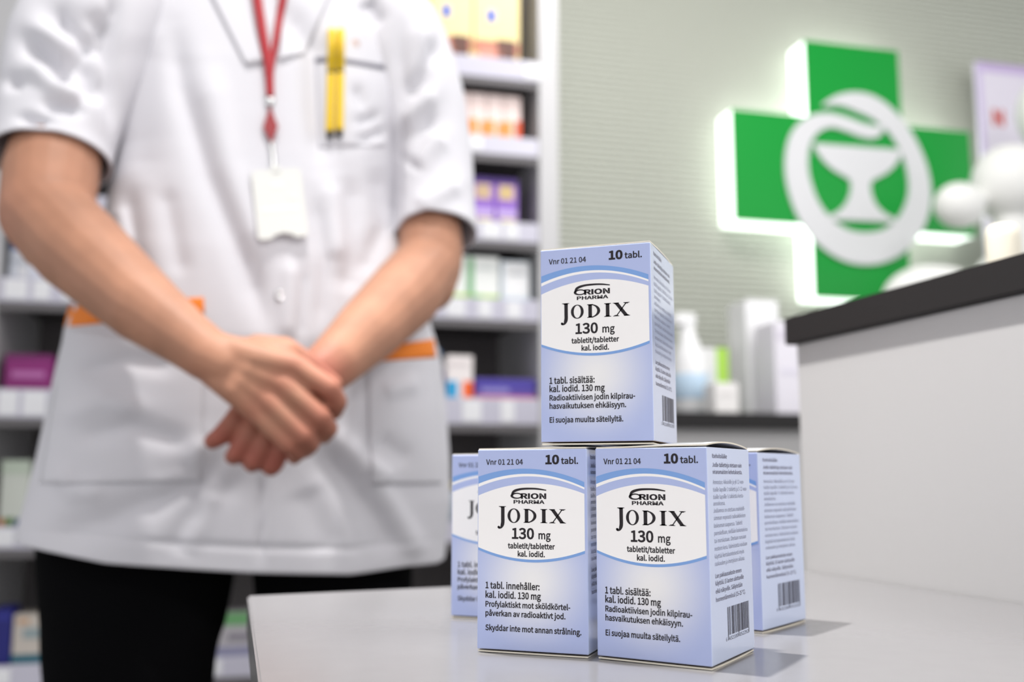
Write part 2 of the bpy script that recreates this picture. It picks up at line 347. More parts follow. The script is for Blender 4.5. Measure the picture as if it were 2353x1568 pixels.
cbox('tall_white_pack', 1716, 1790, 690, 2.30, .1, (246, 246, 246), 'tall white carton with faint mint mark on the back counter', 'box', [(.3, .62, .6, .74, (205, 235, 230)), (.1, .1, .9, .14, (236, 238, 238))])
cbox('wide_white_pack', 1780, 1900, 740, 2.18, .1, (240, 236, 244), 'broad white carton on the back counter tucked behind the grey till cabinet', 'box', [(.05, .1, .4, .2, (222, 216, 228)), (.1, .5, .6, .56, (228, 224, 236))])
# ================================================================ PHARMACY CROSS SIGN
CF = 2.60
def face(px, py): s_, z_ = sz(px, py, CF); return np.array([s_, z_])
c0 = face(1960, 395); cs, cz = 1.7425, .9985 + .025 + ZT
hw, H1, H2, A2 = .163, .392, .405, .415
arm = .170; zc = 1.0015 + ZT; zt_, zb_ = 1.415 + ZT, .612 + ZT
sl_, sr_ = 1.328, 2.152; v0, v1 = 1.580, 1.907
cross = [(v0, zb_), (v1, zb_), (v1, zc - arm), (sr_, zc - arm), (sr_, zc + arm), (v1, zc + arm), (v1, zt_), (v0, zt_), (v0, zc + arm), (sl_, zc + arm), (sl_, zc - arm), (v0, zc - arm)]
sign = set_world(empty('pharmacy_cross_sign', room(cs, CF + .1, zc), 0, 'large green cross with white snake and bowl emblem, its edges glowing white', 'sign'))
L = [(x - cs, z - zc) for x, z in cross]
def prism(name, P, y0, y1, m, parent, faces=('front', 'back', 'side')):
    k = len(P); V = [(x, y0, z) for x, z in P] + [(x, y1, z) for x, z in P]; F = []
    if 'front' in faces: F.append(tuple(range(k)))
    if 'back' in faces: F.append(tuple(range(k, 2 * k))[::-1])
    if 'side' in faces: F += [(i + k, (i + 1) % k + k, (i + 1) % k, i) for i in range(k)]
    return mesh(name, V, F, m, parent)
prism('face_panel', L, -.1, -.094, M['green'], sign)
Li = [(x * .998, z * .998) for x, z in L]
prism('light_edge', Li, -.0938, -.0065, M['glow'], sign)
def emblem(name, fl, y0, y1):
    bm = bmesh.new(); vs = [bm.verts.new((x, y0, z)) for x, z in fl.V]
    for f in fl.F: bm.faces.new([vs[i] for i in f])
    r = bmesh.ops.extrude_face_region(bm, geom=list(bm.faces))
    bmesh.ops.translate(bm, verts=[v for v in r['geom'] if isinstance(v, bmesh.types.BMVert)], vec=(0, y1 - y0, 0))
    bmesh.ops.recalc_face_normals(bm, faces=bm.faces)
    me = bpy.data.meshes.new(name); bm.to_mesh(me); bm.free(); return link(name, me, M['emblem'], sign)
def fpts(pts): return [tuple(face(x, y) - np.array([cs, zc])) for x, y in pts]
fl = Flat()
snake = [(1888, 243), (1925, 232), (1968, 236), (2010, 252), (2052, 288), (2086, 340), (2107, 400), (2110, 460), (2090, 515), (2050, 556), (2000, 572), (1945, 566), (1895, 535), (1856, 485), (1834, 425), (1828, 370), (1838, 320), (1866, 288), (1905, 278), (1945, 288), (1980, 301), (2008, 304), (2026, 294)]
wd = [4, 22, 42, 48, 46, 46, 50, 54, 58, 62, 66, 66, 62, 58, 54, 50, 46, 38, 30, 30, 30, 26, 8]
P = spline([(*p, w_) for p, w_ in zip(snake, wd)], 110)
px2m = (face(2000, 400) - face(1900, 400))[0] / 100
Vs, Fs = strip2d(fpts(P[:, :2]), P[:, 2] * px2m); fl.add(Vs, Fs)
emblem('snake_emblem', fl, -.1002, -.108)
fl = Flat()
lefte = [(1866, 331), (1876, 352), (1892, 374), (1912, 392), (1935, 405), (1950, 414), (1954, 430), (1950, 452), (1940, 472), (1924, 487), (1905, 496), (1900, 505)]
righte = [(2070, 346), (2064, 366), (2052, 384), (2034, 400), (2014, 410), (2000, 418), (1997, 432), (2002, 455), (2012, 475), (2030, 492), (2050, 502), (2056, 512)]
A_, B_ = fpts(lefte), fpts(righte)
for i in range(len(A_) - 1): fl.add([A_[i], B_[i], B_[i + 1], A_[i + 1]], [(0, 3, 2, 1)])
emblem('bowl_emblem', fl, -.1002, -.1075)
# ---------------------------------------------------------------- poster beside the cross
pn = 2.60
a, b = sz(2248, 250, pn)[0], sz(2390, 250, pn)[0]; z1, z0 = sz(2300, 148, pn)[1], sz(2300, 420, pn)[1]
po = set_world(empty('poster_board', room((a + b) / 2, pn, ctop), 0, 'white display board with violet corner and red mark at right of the cross', 'poster'))
wd_ = b - a
box('board', -wd_ / 2, wd_ / 2, 0, .012, .0003, z1 - ctop, paint(226, 220, 232), po, .001)
box('violet_strip', -wd_ / 2, -wd_ / 2 + .02, -.0012, -.0001, z1 - ctop - .34, z1 - ctop, paint(205, 190, 225), po)
box('violet_strip', -wd_ / 2 + .0202, wd_ / 2, -.0012, -.0001, z1 - ctop - .03, z1 - ctop, paint(200, 180, 220), po)
fl = Flat(); put_text(fl, 'N', 0, .042, 0, .05, .04)
q = sz(2282, 287, pn); mesh('red_letter', [(x + q[0] - (a + b) / 2, -.0016, z + q[1] - ctop) for x, z in fl.V], fl.F, paint(205, 70, 50), po)
box('stand_foot', -wd_ / 2 + .01, wd_ / 2 - .01, -.01, .05, .0001, .012, paint(226, 220, 232), po)
# ---------------------------------------------------------------- bulbous ornament on the back counter
def ellipsoid(c, r, seg=24):
    V, F = [], []
    for i in range(1, seg // 2):
        th = math.pi * i / (seg // 2)
        for k in range(seg):
            ph = 2 * math.pi * k / seg; V.append((c[0] + r[0] * math.sin(th) * math.cos(ph), c[1] + r[1] * math.sin(th) * math.sin(ph), c[2] + r[2] * math.cos(th)))
    m_ = len(V) // seg; F = [f[::-1] for f in grid_faces(m_, seg, True)]
    V.append((c[0], c[1], c[2] + r[2])); V.append((c[0], c[1], c[2] - r[2]))
    for k in range(seg):
        F.append((len(V) - 2, k, (k + 1) % seg)); F.append((len(V) - 1, (m_ - 1) * seg + (k + 1) % seg, (m_ - 1) * seg + k))
    return V, F
class Blob:
    def __init__(s): s.V, s.F = [], []
    def add(s, VF):
        o = len(s.V); s.V += [tuple(v) for v in VF[0]]; s.F += [tuple(i + o for i in f) for f in VF[1]]
    def remesh(s, name, vox, smooth=6):
        o = mesh(name, s.V, s.F); md = o.modifiers.new('r', 'REMESH'); md.mode = 'VOXEL'; md.voxel_size = vox
        sm_ = o.modifiers.new('s', 'SMOOTH'); sm_.factor = .5; sm_.iterations = smooth
        return evaluated(o, name)
n = 2.30; bl = Blob(); o_ = room(on_counter(2320, n), n, ctop); k = n / FPX * 1.12
for px, py, rx, ry in [(2325, 432, 100, 100), (2206, 482, 66, 58), (2420, 270, 90, 110), (2150, 705, 140, 92), (2320, 760, 120, 190), (2300, 850, 190, 110), (2330, 560, 50, 120)]:
    c = QN(px, py, n); bl.add(ellipsoid(((c - o_) @ WS, 0, c[2] - o_[2]), (rx * k, min(rx, ry, 100) * k * .9, ry * k)))
bl.V = [(x, y, max(z, .0)) for x, y, z in bl.V]
orn = set_world(link('bulbous_ornament', bl.remesh('bulbous_ornament', .008, 5), M['ornament'], None, True)); orn.location = tuple(o_ + np.array([0, 0, .012]))
tag(orn, 'large white bulbous ornament of rounded lobes in front of the cross arm at right', 'ornament')
# ================================================================ DESK AND TILL CABINET
PA, PB = np.array([.262, .909]), np.array([.335, .669]); pd = (PB - PA) / np.linalg.norm(PB - PA); pr = np.array([-pd[1], pd[0]])
if pr[0] < 0: pr = -pr
def slab(name, poly, z0, z1, m, parent=None, bev=0):
    k = len(poly); bm = bmesh.new(); a = [bm.verts.new((*p, z0)) for p in poly]; b = [bm.verts.new((*p, z1)) for p in poly]
    bm.faces.new(a); bm.faces.new(b[::-1])
    for i in range(k): bm.faces.new((a[i], b[i], b[(i + 1) % k], a[(i + 1) % k]))
    bmesh.ops.recalc_face_normals(bm, faces=bm.faces)
    if bev: bmesh.ops.bevel(bm, geom=list(bm.edges), offset=bev, segments=2, affect='EDGES')
    me = bpy.data.meshes.new(name); bm.to_mesh(me); bm.free(); return link(name, me, m, parent)
LF, LN = np.array([-.186, .718]), np.array([-.103, .42]); ld = (LN - LF) / np.linalg.norm(LN - LF)
far = (PA - LF) / np.linalg.norm(PA - LF); gap = -pr * .0006
deskp = [LF, PA + gap, PA + gap + pd * 1.15, LF + ld * .95]
desk = empty('service_desk', (0.12, .4, 0), 0, 'white glossy desk top carrying the stacked blue medicine cartons', 'desk')
off = np.array([.12, .4])
slab('desk_top', [p - off for p in deskp], ZT - .025, ZT, M['desk'], desk, .0012)
cen = np.mean(deskp, 0)
def inset(p, f): return p + (cen - p) * f
ins = [inset(p, .07) - off for p in deskp]
slab('desk_side', [ins[0], ins[0] + far * .02, ins[3] + far * .02, ins[3]], 0, ZT - .0255, M['panel'], desk)
slab('desk_side', [ins[1] - far * .02, ins[1], ins[2], ins[2] - far * .02], 0, ZT - .0255, M['panel'], desk)
fw = (ins[1] - ins[0]) / np.linalg.norm(ins[1] - ins[0])
slab('modesty_panel', [ins[0] + fw * .03 + ld * .1, ins[1] - fw * .03 + pd * .1, ins[1] - fw * .03 + pd * .118, ins[0] + fw * .03 + ld * .118], .1, ZT - .0255, M['panel'], desk)
till = empty('till_cabinet', (PA[0] + .3, PA[1] - .3, 0), 0, 'tall grey white cabinet with thick dark worktop at the right of the desk', 'cabinet')
to = np.array([PA[0] + .3, PA[1] - .3]); W_ = .62; Ln = 1.15
tz = .229 + ZT
slab('cabinet_body', [PA - to, PA + pr * W_ - to, PA + pr * W_ + pd * Ln - to, PA + pd * Ln - to], 0, tz - .0255, M['panel'], till, .0008)
e_ = .0075
slab('worktop', [PA - pd * e_ - pr * e_ - to, PA - pd * e_ + pr * (W_ + e_) - to, PA + pr * (W_ + e_) + pd * (Ln + e_) - to, PA - pr * e_ + pd * (Ln + e_) - to], tz - .025, tz, M['dark'], till, .0008)
c = PX(2303, 520, .88)
lathe('cream_tub', [(.0145, 0), (.015, .002), (.015, c[2] - tz - .012), (.0138, c[2] - tz - .003), (.011, c[2] - tz)], M['cream'], None, loc=(0, 0, 0))
tub = bpy.data.objects['cream_tub']; tub.location = (c[0], c[1], tz + .0003); tag(tub, 'small cream cylindrical tub on the dark worktop below the white ornament', 'tub')
# ================================================================ MEDICINE CARTONS
BW, BD, BH = .0550, .0581, .0950
def front_print(lang):
    ink = Flat()
    X = lambda u: (u - .5) * BW
    Z = lambda v: (1 - v) * BH
    T = lambda t, u0, u1, v, cap, bold=0: put_text(ink, t, X(u0), X(u1), Z(v), cap * BH, bold)
    T('Vnr 01 21 04', .079, .424, .077, .0265, .018); T('10', .63, .755, .074, .042, .046); T('tabl.', .772, .925, .074, .030, .026)
    T('RION', .405, .637, .247, .0245, .050); T('PHARMA', .337, .622, .272, .0165, .042)
    # big O with its sweeping bar
    th = np.linspace(0, 2 * math.pi, 41); oc = (X(.365), Z(.2335))
    rx, ry, ix, iy = .056 * BW, .0150 * BH * 1.02, .036 * BW, .0092 * BH
    V = [(oc[0] + rx * math.cos(a), oc[1] + ry * math.sin(a)) for a in th] + [(oc[0] + .004 * BW + ix * math.cos(a), oc[1] + iy * math.sin(a)) for a in th]
    ink.add(V, [(i, i + 1, 41 + i + 1, 41 + i) for i in range(40)])
    P = spline([(X(.318), Z(.232), .0006), (X(.34), Z(.212), .00125), (X(.40), Z(.2005), .00105), (X(.48), Z(.1975), .0009), (X(.56), Z(.199), .0008), (X(.637), Z(.2055), .0005)], 30)
    ink.add(*strip2d(P[:, :2], P[:, 2]))
    T('130', .322, .525, .446, .0505, .032); T('mg', .565, .675, .446, .037, .026)
    T('tabletit/tabletter', .285, .712, .4945, .025, .036); T('kal. iodid.', .375, .622, .5335, .025, .036)
    # JODIX in broad serif capitals
    h = .0690 * BH; base = Z(.3675)
    def stroke(x0, x1, z0, z1, t): ink.add([(x0 - t / 2, z0), (x0 + t / 2, z0), (x1 + t / 2, z1), (x1 - t / 2, z1)], [(0, 1, 2, 3)])
    def serif(xc, w_, z, up, t=.00032):
        s_ = 1 if up else -1
        ink.rect(xc - w_ / 2, min(z, z + s_ * t), xc + w_ / 2, max(z, z + s_ * t))
        ink.poly([(xc - w_ * .36, z + s_ * t), (xc + w_ * .36, z + s_ * t), (xc + w_ * .22, z + s_ * t * 2.2), (xc - w_ * .22, z + s_ * t * 2.2)][::s_])
    st = .00178
    # J
    jx, jt = X(.2375), Z(.286)
    P = spline([(jx, jt, st), (jx, Z(.33), st), (jx, Z(.365), st), (jx - .0003, Z(.380), st * .95), (X(.222), Z(.391), st * .62), (X(.206), Z(.3945), .0009), (X(.196), Z(.391), .0010)], 40)
    ink.add(*strip2d(P[:, :2], P[:, 2])); serif(jx - .0002, .0036, jt, False)
    V, F = ellipsoid((0, 0, 0), (1, 1, 1), 12)
    a = np.linspace(0, 2 * math.pi, 17)[:-1]; ink.poly([(X(.199) + .0006 * math.cos(q), Z(.3905) + .0006 * math.sin(q)) for q in a])
    # O
    th = np.linspace(0, 2 * math.pi, 49); oc = (X(.340), base + h * .5); rx, ry = .0585 * BW, h * .525
    V = [(oc[0] + rx * math.cos(q), oc[1] + ry * math.sin(q)) for q in th] + [(oc[0] + (rx - .00145) * math.cos(q + .0), oc[1] + (ry - .0004) * math.sin(q)) for q in th]
    ink.add(V, [(i, i + 1, 49 + i + 1, 49 + i) for i in range(48)])
    # D
    dx = X(.457); stroke(dx, dx, base, base + h, st); serif(dx, .0030, base, True); serif(dx, .0030, base + h, False)
    th = np.linspace(-math.pi / 2, math.pi / 2, 25); rx = .0905 * BW
    V = [(dx + rx * math.cos(q), base + h / 2 + h / 2 * math.sin(q)) for q in th] + [(dx + (rx - .0015) * max(0, math.cos(q)), base + h / 2 + (h / 2 - .0004) * math.sin(q)) for q in th]
    ink.add(V, [(i, i + 1, 25 + i + 1, 25 + i) for i in range(24)])
    # I
    ix = X(.614); stroke(ix, ix, base, base + h, st); serif(ix, .0034, base, True); serif(ix, .0034, base + h, False)
    # X
    xa, xb = X(.690), X(.782); stroke(xb, xa, base, base + h, st * 1.15); stroke(xa, xb, base, base + h, .00062)
    for q, z_, up in ((xa, base, True), (xb + .0002, base, True), (xa - .0001, base + h, False), (xb, base + h, False)): serif(q, .0030, z_, up, .00028)
    if lang == 'fi':
        T('1 tabl. sisältää:', .080, .490, .697, .031, .026); T('kal. iodid. 130 mg', .080, .580, .739, .031, .026)
        T('Radioaktiivisen jodin kilpirau-', .080, .845, .782, .0265, .026); T('hasvaikutuksen ehkäisyyn.', .080, .765, .824, .0265, .026)
        T('Ei suojaa muulta säteilyltä.', .080, .738, .894, .0265, .026)
    else:
        T('1 tabl. innehåller:', .078, .573, .695, .031, .026); T('kal. iodid. 130 mg', .078, .585, .741, .031, .026)
        T('Profylaktiskt mot sköldkörtel-', .078, .845, .785, .0265, .026); T('påverkan av radioaktivt jod.', .078, .802, .829, .0265, .026)
        T('Skyddar inte mot annan strålning.', .078, .940, .900, .0265, .026)
    return ink
def fan(f0, f1, ua, ub, n_=40):
    """band between two curves v=f0(u) and v=f1(u)"""
    V = []
    for i in range(n_ + 1):
        u = ua + (ub - ua) * i / n_; V += [((u - .5) * BW, (1 - f0(u)) * BH), ((u - .5) * BW, (1 - f1(u)) * BH)]
    return V, [(2 * i, 2 * i + 1, 2 * i + 3, 2 * i + 2) for i in range(n_)]
q2 = lambda a, b, c: (lambda u: a + b * (u - .5) + c * (u - .5) ** 2)
c1, c2, c3, c4, c5, c6 = q2(.099, .031, .222), q2(.124, .021, .248), q2(.1365, .014, .250), q2(.172, -.008, .236), q2(.548, .002, -.224), q2(.5615, .003, -.224)
UA, UB = .008, .978
def front_art():
    V, F, Mi = [], [], []
    for k, (a, b, dy) in enumerate([(c1, c2, .00006), (c2, c3, .00006), (c3, c4, .00006), (c4, c5, .00006), (c5, c6, .00006)]):
        v_, f_ = fan(a, b, UA, UB); o = len(V); V += [(x, -BD / 2 - dy, z) for x, z in v_]; F += [tuple(i + o for i in f) for f in f_]; Mi += [[0, 1, 2, 1, 0][k]] * len(f_)
    me = bpy.data.meshes.new('printed_bands'); me.from_pydata(V, [], F)
    for m_ in (M['arc'], M['lens'], M['band']): me.materials.append(m_)
    me.polygons.foreach_set('material_index', Mi); return me
def side_print(bold_only):
    fl = Flat(); X = lambda v: (v - .5) * BD; Z = lambda v: (1 - v) * BH
    L_ = [('Itsehoitolääke', .45, .041, 1), ('Jodix-tabletteja otetaan vain', .80, .083, 1), ('viranomaisten kehotuksesta.', .81, .116, 1),
          ('Annostus: Aikuisille ja yli 12-vuo-', .85, .164, 0), ('tiaille lapsille 1 tabletti ja 3-12-vuo-', .92, .199, 0), ('tiaille lapsille ½ tablettia kerta-', .83, .233, 0), ('annoksena.', .38, .264, 0),
          ('Jodiannos on otettava mahdolli-', .85, .297, 0), ('simman nopeasti radioaktiivisen', .86, .331, 0), ('laskeuman saapuessa. Tabletit', .78, .366, 0), ('pureskellaan, niellään kokonaisina', .90, .401, 0),
          ('tai murskataan. Otetaan runsaan', .86, .436, 0), ('nesteen kera. Valmistetta voidaan', .88, .472, 0), ('käyttää kertaluonteisesti myös', .80, .507, 0), ('raskauden ja imetyksen aikana.', .81, .541, 0),
          ('Lue pakkausseloste ennen', .72, .596, 1), ('käyttöä. Ei lasten ulottuville', .77, .630, 1), ('eikä näkyville. Säilytetään', .73, .666, 1), ('huoneenlämmössä (15–25 °C).', .80, .704, 1)]
    for t, e, v, b in L_:
        if b == (bold_only > 0) and (not b or (v > .3) == (bold_only > 1)): put_text(fl, t, X(.115), X(e), Z(v + .009), .0195 * BH, .012 if b else -.002)
    return fl
def bar_code():
    fl = Flat(); X = lambda v: (v - .5) * BD; Z = lambda v: (1 - v) * BH
    # the bar code
    Lc = ['0001101', '0011001', '0010011', '0111101', '0100011', '0110001', '0101111', '0111011', '0110111', '0001011']
    inv = lambda s: ''.join('1' if c == '0' else '0' for c in s); Rc = [inv(s) for s in Lc]; Gc = [s[::-1] for s in Rc]
    code = '6432100052292'; par = 'LGGGLL'
    bits = '101' + ''.join((Lc if p == 'L' else Gc)[int(d)] for d, p in zip(code[1:7], par)) + '01010' + ''.join(Rc[int(d)] for d in code[7:]) + '101'
    x0, x1 = X(.36), X(.87); mw = (x1 - x0) / 95; i = 0
    while i < 95:
        if bits[i] == '1':
            j = i
            while j < 95 and bits[j] == '1': j += 1
            long = i < 3 or 45 <= i < 50 or i >= 92
            fl.rect(x0 + i * mw, Z(.905 if long else .882), x0 + j * mw, Z(.752)); i = j
        else: i += 1
    put_text(fl, '6', X(.315), X(.335), Z(.906), .0165 * BH); put_text(fl, '432100', x0 + 4 * mw, x0 + 44 * mw, Z(.906), .0165 * BH); put_text(fl, '052292', x0 + 51 * mw, x0 + 91 * mw, Z(.906), .0165 * BH)
    return fl
def flap_mesh(bulge, under=False):
    V = []; nu, nv = 14, 14
    for i in range(nu + 1):
        for j in range(nv + 1):
            u, v = i / nu, j / nv
            ramp = min(1, max(0, (u - .05) / .6)); h = .00025 + bulge * ramp * math.sin(math.pi * min(1, max(0, v * .94 + .06))) ** .8
            x, y = (u - .5) * BW * .985, (v - .5) * BD * .985
            V.append((x, y, (BH + h) if not under else -(h)))
    F = [(i * (nv + 1) + j, (i + 1) * (nv + 1) + j, (i + 1) * (nv + 1) + j + 1, i * (nv + 1) + j + 1) for i in range(nu) for j in range(nv)]
    o = mesh('f', V, F); sd = o.modifiers.new('s', 'SOLIDIFY'); sd.thickness = .0007; sd.offset = 0; sd.use_rim = True; sd.material_offset_rim = 1
    o.data.materials.append(M['white']); o.data.materials.append(M['board'])
    me = evaluated(o, 'top_flap' if not under else 'bottom_flap'); return me
def carton_body():
    bm = bmesh.new(); bm_box(bm, -BW / 2, BW / 2, -BD / 2, BD / 2, .0007, BH, .00045, 2)
    for f in bm.faces:
        n_ = f.normal
        f.material_index = 0 if n_.y < -.9 or n_.y > .9 else (2 if n_.z > .4 else (3 if n_.z < -.4 else (1 if abs(n_.x) > .3 else 0)))
    me = bpy.data.meshes.new('carton'); bm.to_mesh(me); bm.free()
    for m_ in (M['front'], M['side'], paint(214, 218, 240), M['boardedge']): me.materials.append(m_)
    return me
def as_mesh(name, fl, fn, m):
    me = bpy.data.meshes.new(name); me.from_pydata([fn(*p) for p in fl.V], [], fl.F); me.materials.append(m); return me
ME = dict(body=carton_body(), art=front_art(),
          fi=as_mesh('front_lettering', front_print('fi'), lambda x, z: (x, -BD / 2 - .00011, z), M['ink']),
          sv=as_mesh('front_lettering', front_print('sv'), lambda x, z: (x, -BD / 2 - .00011, z), M['ink']),
          side=as_mesh('side_lettering', side_print(1), lambda y, z: (BW / 2 + .00008, y, z), M['sideink']),
          warn=as_mesh('warning_lettering', side_print(2), lambda y, z: (BW / 2 + .00008, y, z), M['sideink']),
          bars=as_mesh('barcode', bar_code(), lambda y, z: (BW / 2 + .00008, y, z), M['barink']),
          fine=as_mesh('fine_lettering', side_print(0), lambda y, z: (BW / 2 + .00008, y, z), M['fineink']),
          flat=flap_mesh(.0009), curl=flap_mesh(.0024), bottom=flap_mesh(.0004, True), bottomc=flap_mesh(.0008, True))
def carton(x, y, yaw, z, lang, label, flap):
    cx = x + math.cos(yaw) * BW / 2 - math.sin(yaw) * BD / 2; cy = y + math.sin(yaw) * BW / 2 + math.cos(yaw) * BD / 2
    t = empty('medicine_carton', (cx, cy, z), yaw, label, 'box', 'blue medicine cartons')
    for nm, me in (('carton', ME['body']), ('printed_bands', ME['art']), ('front_lettering', ME[lang]), ('side_lettering', ME['side']), ('warning_lettering', ME['warn']), ('fine_lettering', ME['fine']), ('barcode', ME['bars']), ('top_flap', ME[flap]), ('bottom_flap', ME['bottom'])):
        o = bpy.data.objects.new(nm, me); COL.objects.link(o); o.parent = t
    return t
zb0 = ZT + .0009
carton(.0140, .4815, R(-19.82), zb0 + BH + .0026, 'fi', 'pale blue medicine carton standing alone on top of the others', 'flat')
carton(.0391, .4715, R(-31.4), zb0, 'fi', 'pale blue medicine carton in the front row with curled lid and barcode side showing', 'curl')
carton(-.0167, .4904, R(-19.67), zb0, 'sv', 'pale blue medicine carton in the front row with Swedish text and flat lid', 'flat')
carton(-.0362, .6058, R(-19.67), zb0, 'sv', 'blurred medicine carton behind, only its left half showing past the front row', 'flat')
carton(.0903, .5793, R(-38.51), zb0, 'fi', 'blurred medicine carton behind, mostly its barcode side showing', 'curl')
# ================================================================ PERSON
PSI = R(20); EX, EF = np.array([math.cos(PSI), math.sin(PSI), 0]), np.array([math.sin(PSI), -math.cos(PSI), 0])
B0 = PX(600, 700, 1.22)
def bz(px, py, off=0.0):
    d = ray(px, py); Pt = CAM + d * ((EF @ (B0 - CAM) + off) / (EF @ d)); return (Pt - B0) @ EX, Pt[2]
def body(s_, off, z): return np.array([B0[0], B0[1], 0]) + np.outer(s_, EX) + np.outer(off, EF) + np.outer(np.ones_like(s_) * z, [0, 0, 1])
person = empty('person', (B0[0], B0[1], 0), 0, 'person in short sleeved white coat and black trousers, hands crossed, with lanyard and chest pocket', 'person')
def to_person(V): return np.asarray(V) - np.array([B0[0], B0[1], 0])
STROKES, FOLD = [], 1.9
def stroke(pts, wd, amp): STROKES.append((np.array(pts, float), wd, amp * FOLD / 1000))
FOLD = 2.7
stroke([(115, 23), (176, 57), (245, 126)], 20, -9); stroke([(54, 92), (115, 138), (160, 191)], 16, -7); stroke([(153, 119), (199, 165), (232, 240)], 22, -11)
stroke([(103, 241), (184, 253)], 10, -5); stroke([(46, 272), (115, 280)], 9, -4); stroke([(15, 187), (50, 191)], 12, -4); stroke([(218, 27), (247, 80)], 12, -6)
stroke([(80, 60), (150, 110), (205, 190), (225, 290)], 14, 4); stroke([(140, 20), (215, 80)], 12, 4); stroke([(262, -20), (256, 120), (262, 330)], 9, -7)
stroke([(70, 140), (130, 200), (190, 225)], 14, 4)
# sleeve (viewer's right)
stroke([(921, 60), (921, 230), (906, 344), (903, 520)], 13, -3.5); stroke([(930, 226), (985, 160), (1005, 90)], 14, -6); stroke([(1001, 249), (962, 340), (935, 390)], 18, -4)
stroke([(925, 285), (997, 214)], 12, 4); stroke([(1010, 310), (951, 378)], 18, 5); stroke([(960, 480), (1050, 420)], 16, 3); stroke([(960, 60), (1000, 180)], 14, 3)
FOLD = 2.3
stroke([(335, 80), (325, 250), (330, 420)], 34, -4); stroke([(400, 60), (420, 200), (480, 400), (560, 600), (615, 760)], 20, -5); stroke([(470, 150), (520, 380), (600, 600)], 26, 4)
stroke([(300, 430), (310, 560), (330, 640)], 16, -4); stroke([(270, 480), (290, 560)], 12, 4); stroke([(380, 430), (420, 640)], 18, -3)
stroke([(720, 450), (745, 600), (735, 760)], 14, -2.5); stroke([(800, 400), (815, 560), (790, 680)], 20, -4); stroke([(860, 380), (880, 520), (830, 640)], 18, -5); stroke([(760, 420), (775, 600)], 16, 3)
stroke([(700, 620), (690, 780)], 6, -2); stroke([(665, 600), (660, 780)], 10, 3); stroke([(640, 0), (720, 120), (725, 260), (740, 380)], 20, -5); stroke([(840, 0), (870, 60)], 18, -5)
stroke([(818, 283), (867, 264)], 9, -4); stroke([(825, 325), (879, 298)], 9, -4); stroke([(815, 200), (835, 250)], 10, -3)
FOLD = 1.5
stroke([(604, 1090), (600, 1290)], 6, -4); stroke([(615, 1090), (612, 1290)], 6, 2)
stroke([(500, 1060), (380, 1130), (250, 1200), (110, 1235)], 26, -7); stroke([(470, 1000), (440, 1090), (330, 1130)], 18, 5); stroke([(560, 1090), (440, 1200), (400, 1280)], 22, -4); stroke([(500, 1130), (420, 1270)], 16, 4)
stroke([(720, 1020), (800, 1110), (860, 1190), (900, 1280)], 30, -8); stroke([(760, 990), (850, 1090), (930, 1220), (965, 1280)], 18, 8); stroke([(700, 1120), (760, 1270)], 26, -3)
stroke([(180, 860), (290, 830), (400, 840)], 16, -6); stroke([(130, 960), (230, 920), (330, 940)], 18, 5); stroke([(180, 1010), (300, 980), (430, 1020)], 18, -5); stroke([(120, 1080), (170, 1130), (240, 1130)], 16, 5)
stroke([(880, 900), (960, 880)], 14, 4); stroke([(870, 1010), (940, 1060)], 16, -4); stroke([(845, 1060), (900, 1100)], 12, 5)
stroke([(60, 1218), (300, 1242), (590, 1258), (800, 1262), (1000, 1240)], 5, -1.6)
def folds(P):
    q = proj(P); D = np.zeros(len(q))
    for pts, wd, amp in STROKES:
        best = np.full(len(q), 1e9); par = np.zeros(len(q)); tot = len(pts) - 1
        for i in range(tot):
            a, b = pts[i], pts[i + 1]; ab = b - a; t = np.clip(((q - a) @ ab) / (ab @ ab), 0, 1)
            dd = np.linalg.norm(q - a - t[:, None] * ab, axis=1); m_ = dd < best; best[m_] = dd[m_]; par[m_] = (i + t[m_]) / tot
        taper = np.clip(np.minimum(par, 1 - par) * 5 + .25, 0, 1)
        D += amp * taper * np.exp(-.5 * (best / wd) ** 2)
    return D
CL = [(430, -150), (350, -95), (285, -50), (262, 10), (258, 100), (262, 250), (266, 350), (252, 450), (232, 560), (200, 650), (160, 740), (132, 850), (108, 960), (86, 1060), (62, 1150), (40, 1235), (30, 1290), (26, 1330)]
CR = [(740, -150), (800, -90), (870, -30), (918, 30), (932, 110), (926, 250), (912, 380), (908, 500), (918, 560), (945, 640), (975, 740), (1000, 820), (1016, 950), (1024, 1060), (1026, 1150), (1016, 1240), (1012, 1300), (1010, 1330)]
cl = np.array([bz(*p) for p in CL])[::-1]; cr = np.array([bz(*p) for p in CR])[::-1]
tz_ = np.array([bz(600, y)[1] for y in (1330, 1150, 950, 800, 620, 400, 200, 50, -60, -150)]); tv = np.array([.106, .114, .124, .128, .120, .102, .084, .066, .05, .035])
def wL(z): return np.interp(z, cl[:, 1], cl[:, 0])
def wR(z): return np.interp(z, cr[:, 1], cr[:, 0])
def thick(z): return np.interp(z, tz_, tv)
def base_off(t, z): return thick(z) * np.maximum(0, 1 - np.abs(t) ** 2.3) ** (1 / 2.1)
hemz = lambda t: np.interp(t, [-1, -.6, 0, .45, .75, .92, 1], [bz(30, 1245)[1], bz(250, 1280)[1], bz(600, 1297)[1], bz(800, 1303)[1], bz(880, 1290)[1], bz(970, 1288)[1], bz(1010, 1280)[1]])
NC, NR = 260, 250
ztop = bz(600, -140)[1]
phi = np.linspace(0, 2 * math.pi, NC, endpoint=False)
Vt = []
for i in range(NR):
    r_ = i / (NR - 1); t = -np.cos(phi); front = phi <= math.pi
    z = ztop + (hemz(t) - ztop) * r_
    a, b = wL(z), wR(z); s_ = (a + b) / 2 + (b - a) / 2 * t
    off = np.where(front, base_off(t, z), -.92 * base_off(t, z)); Vt.append(body(s_, off, z))
Vt = np.concatenate(Vt)
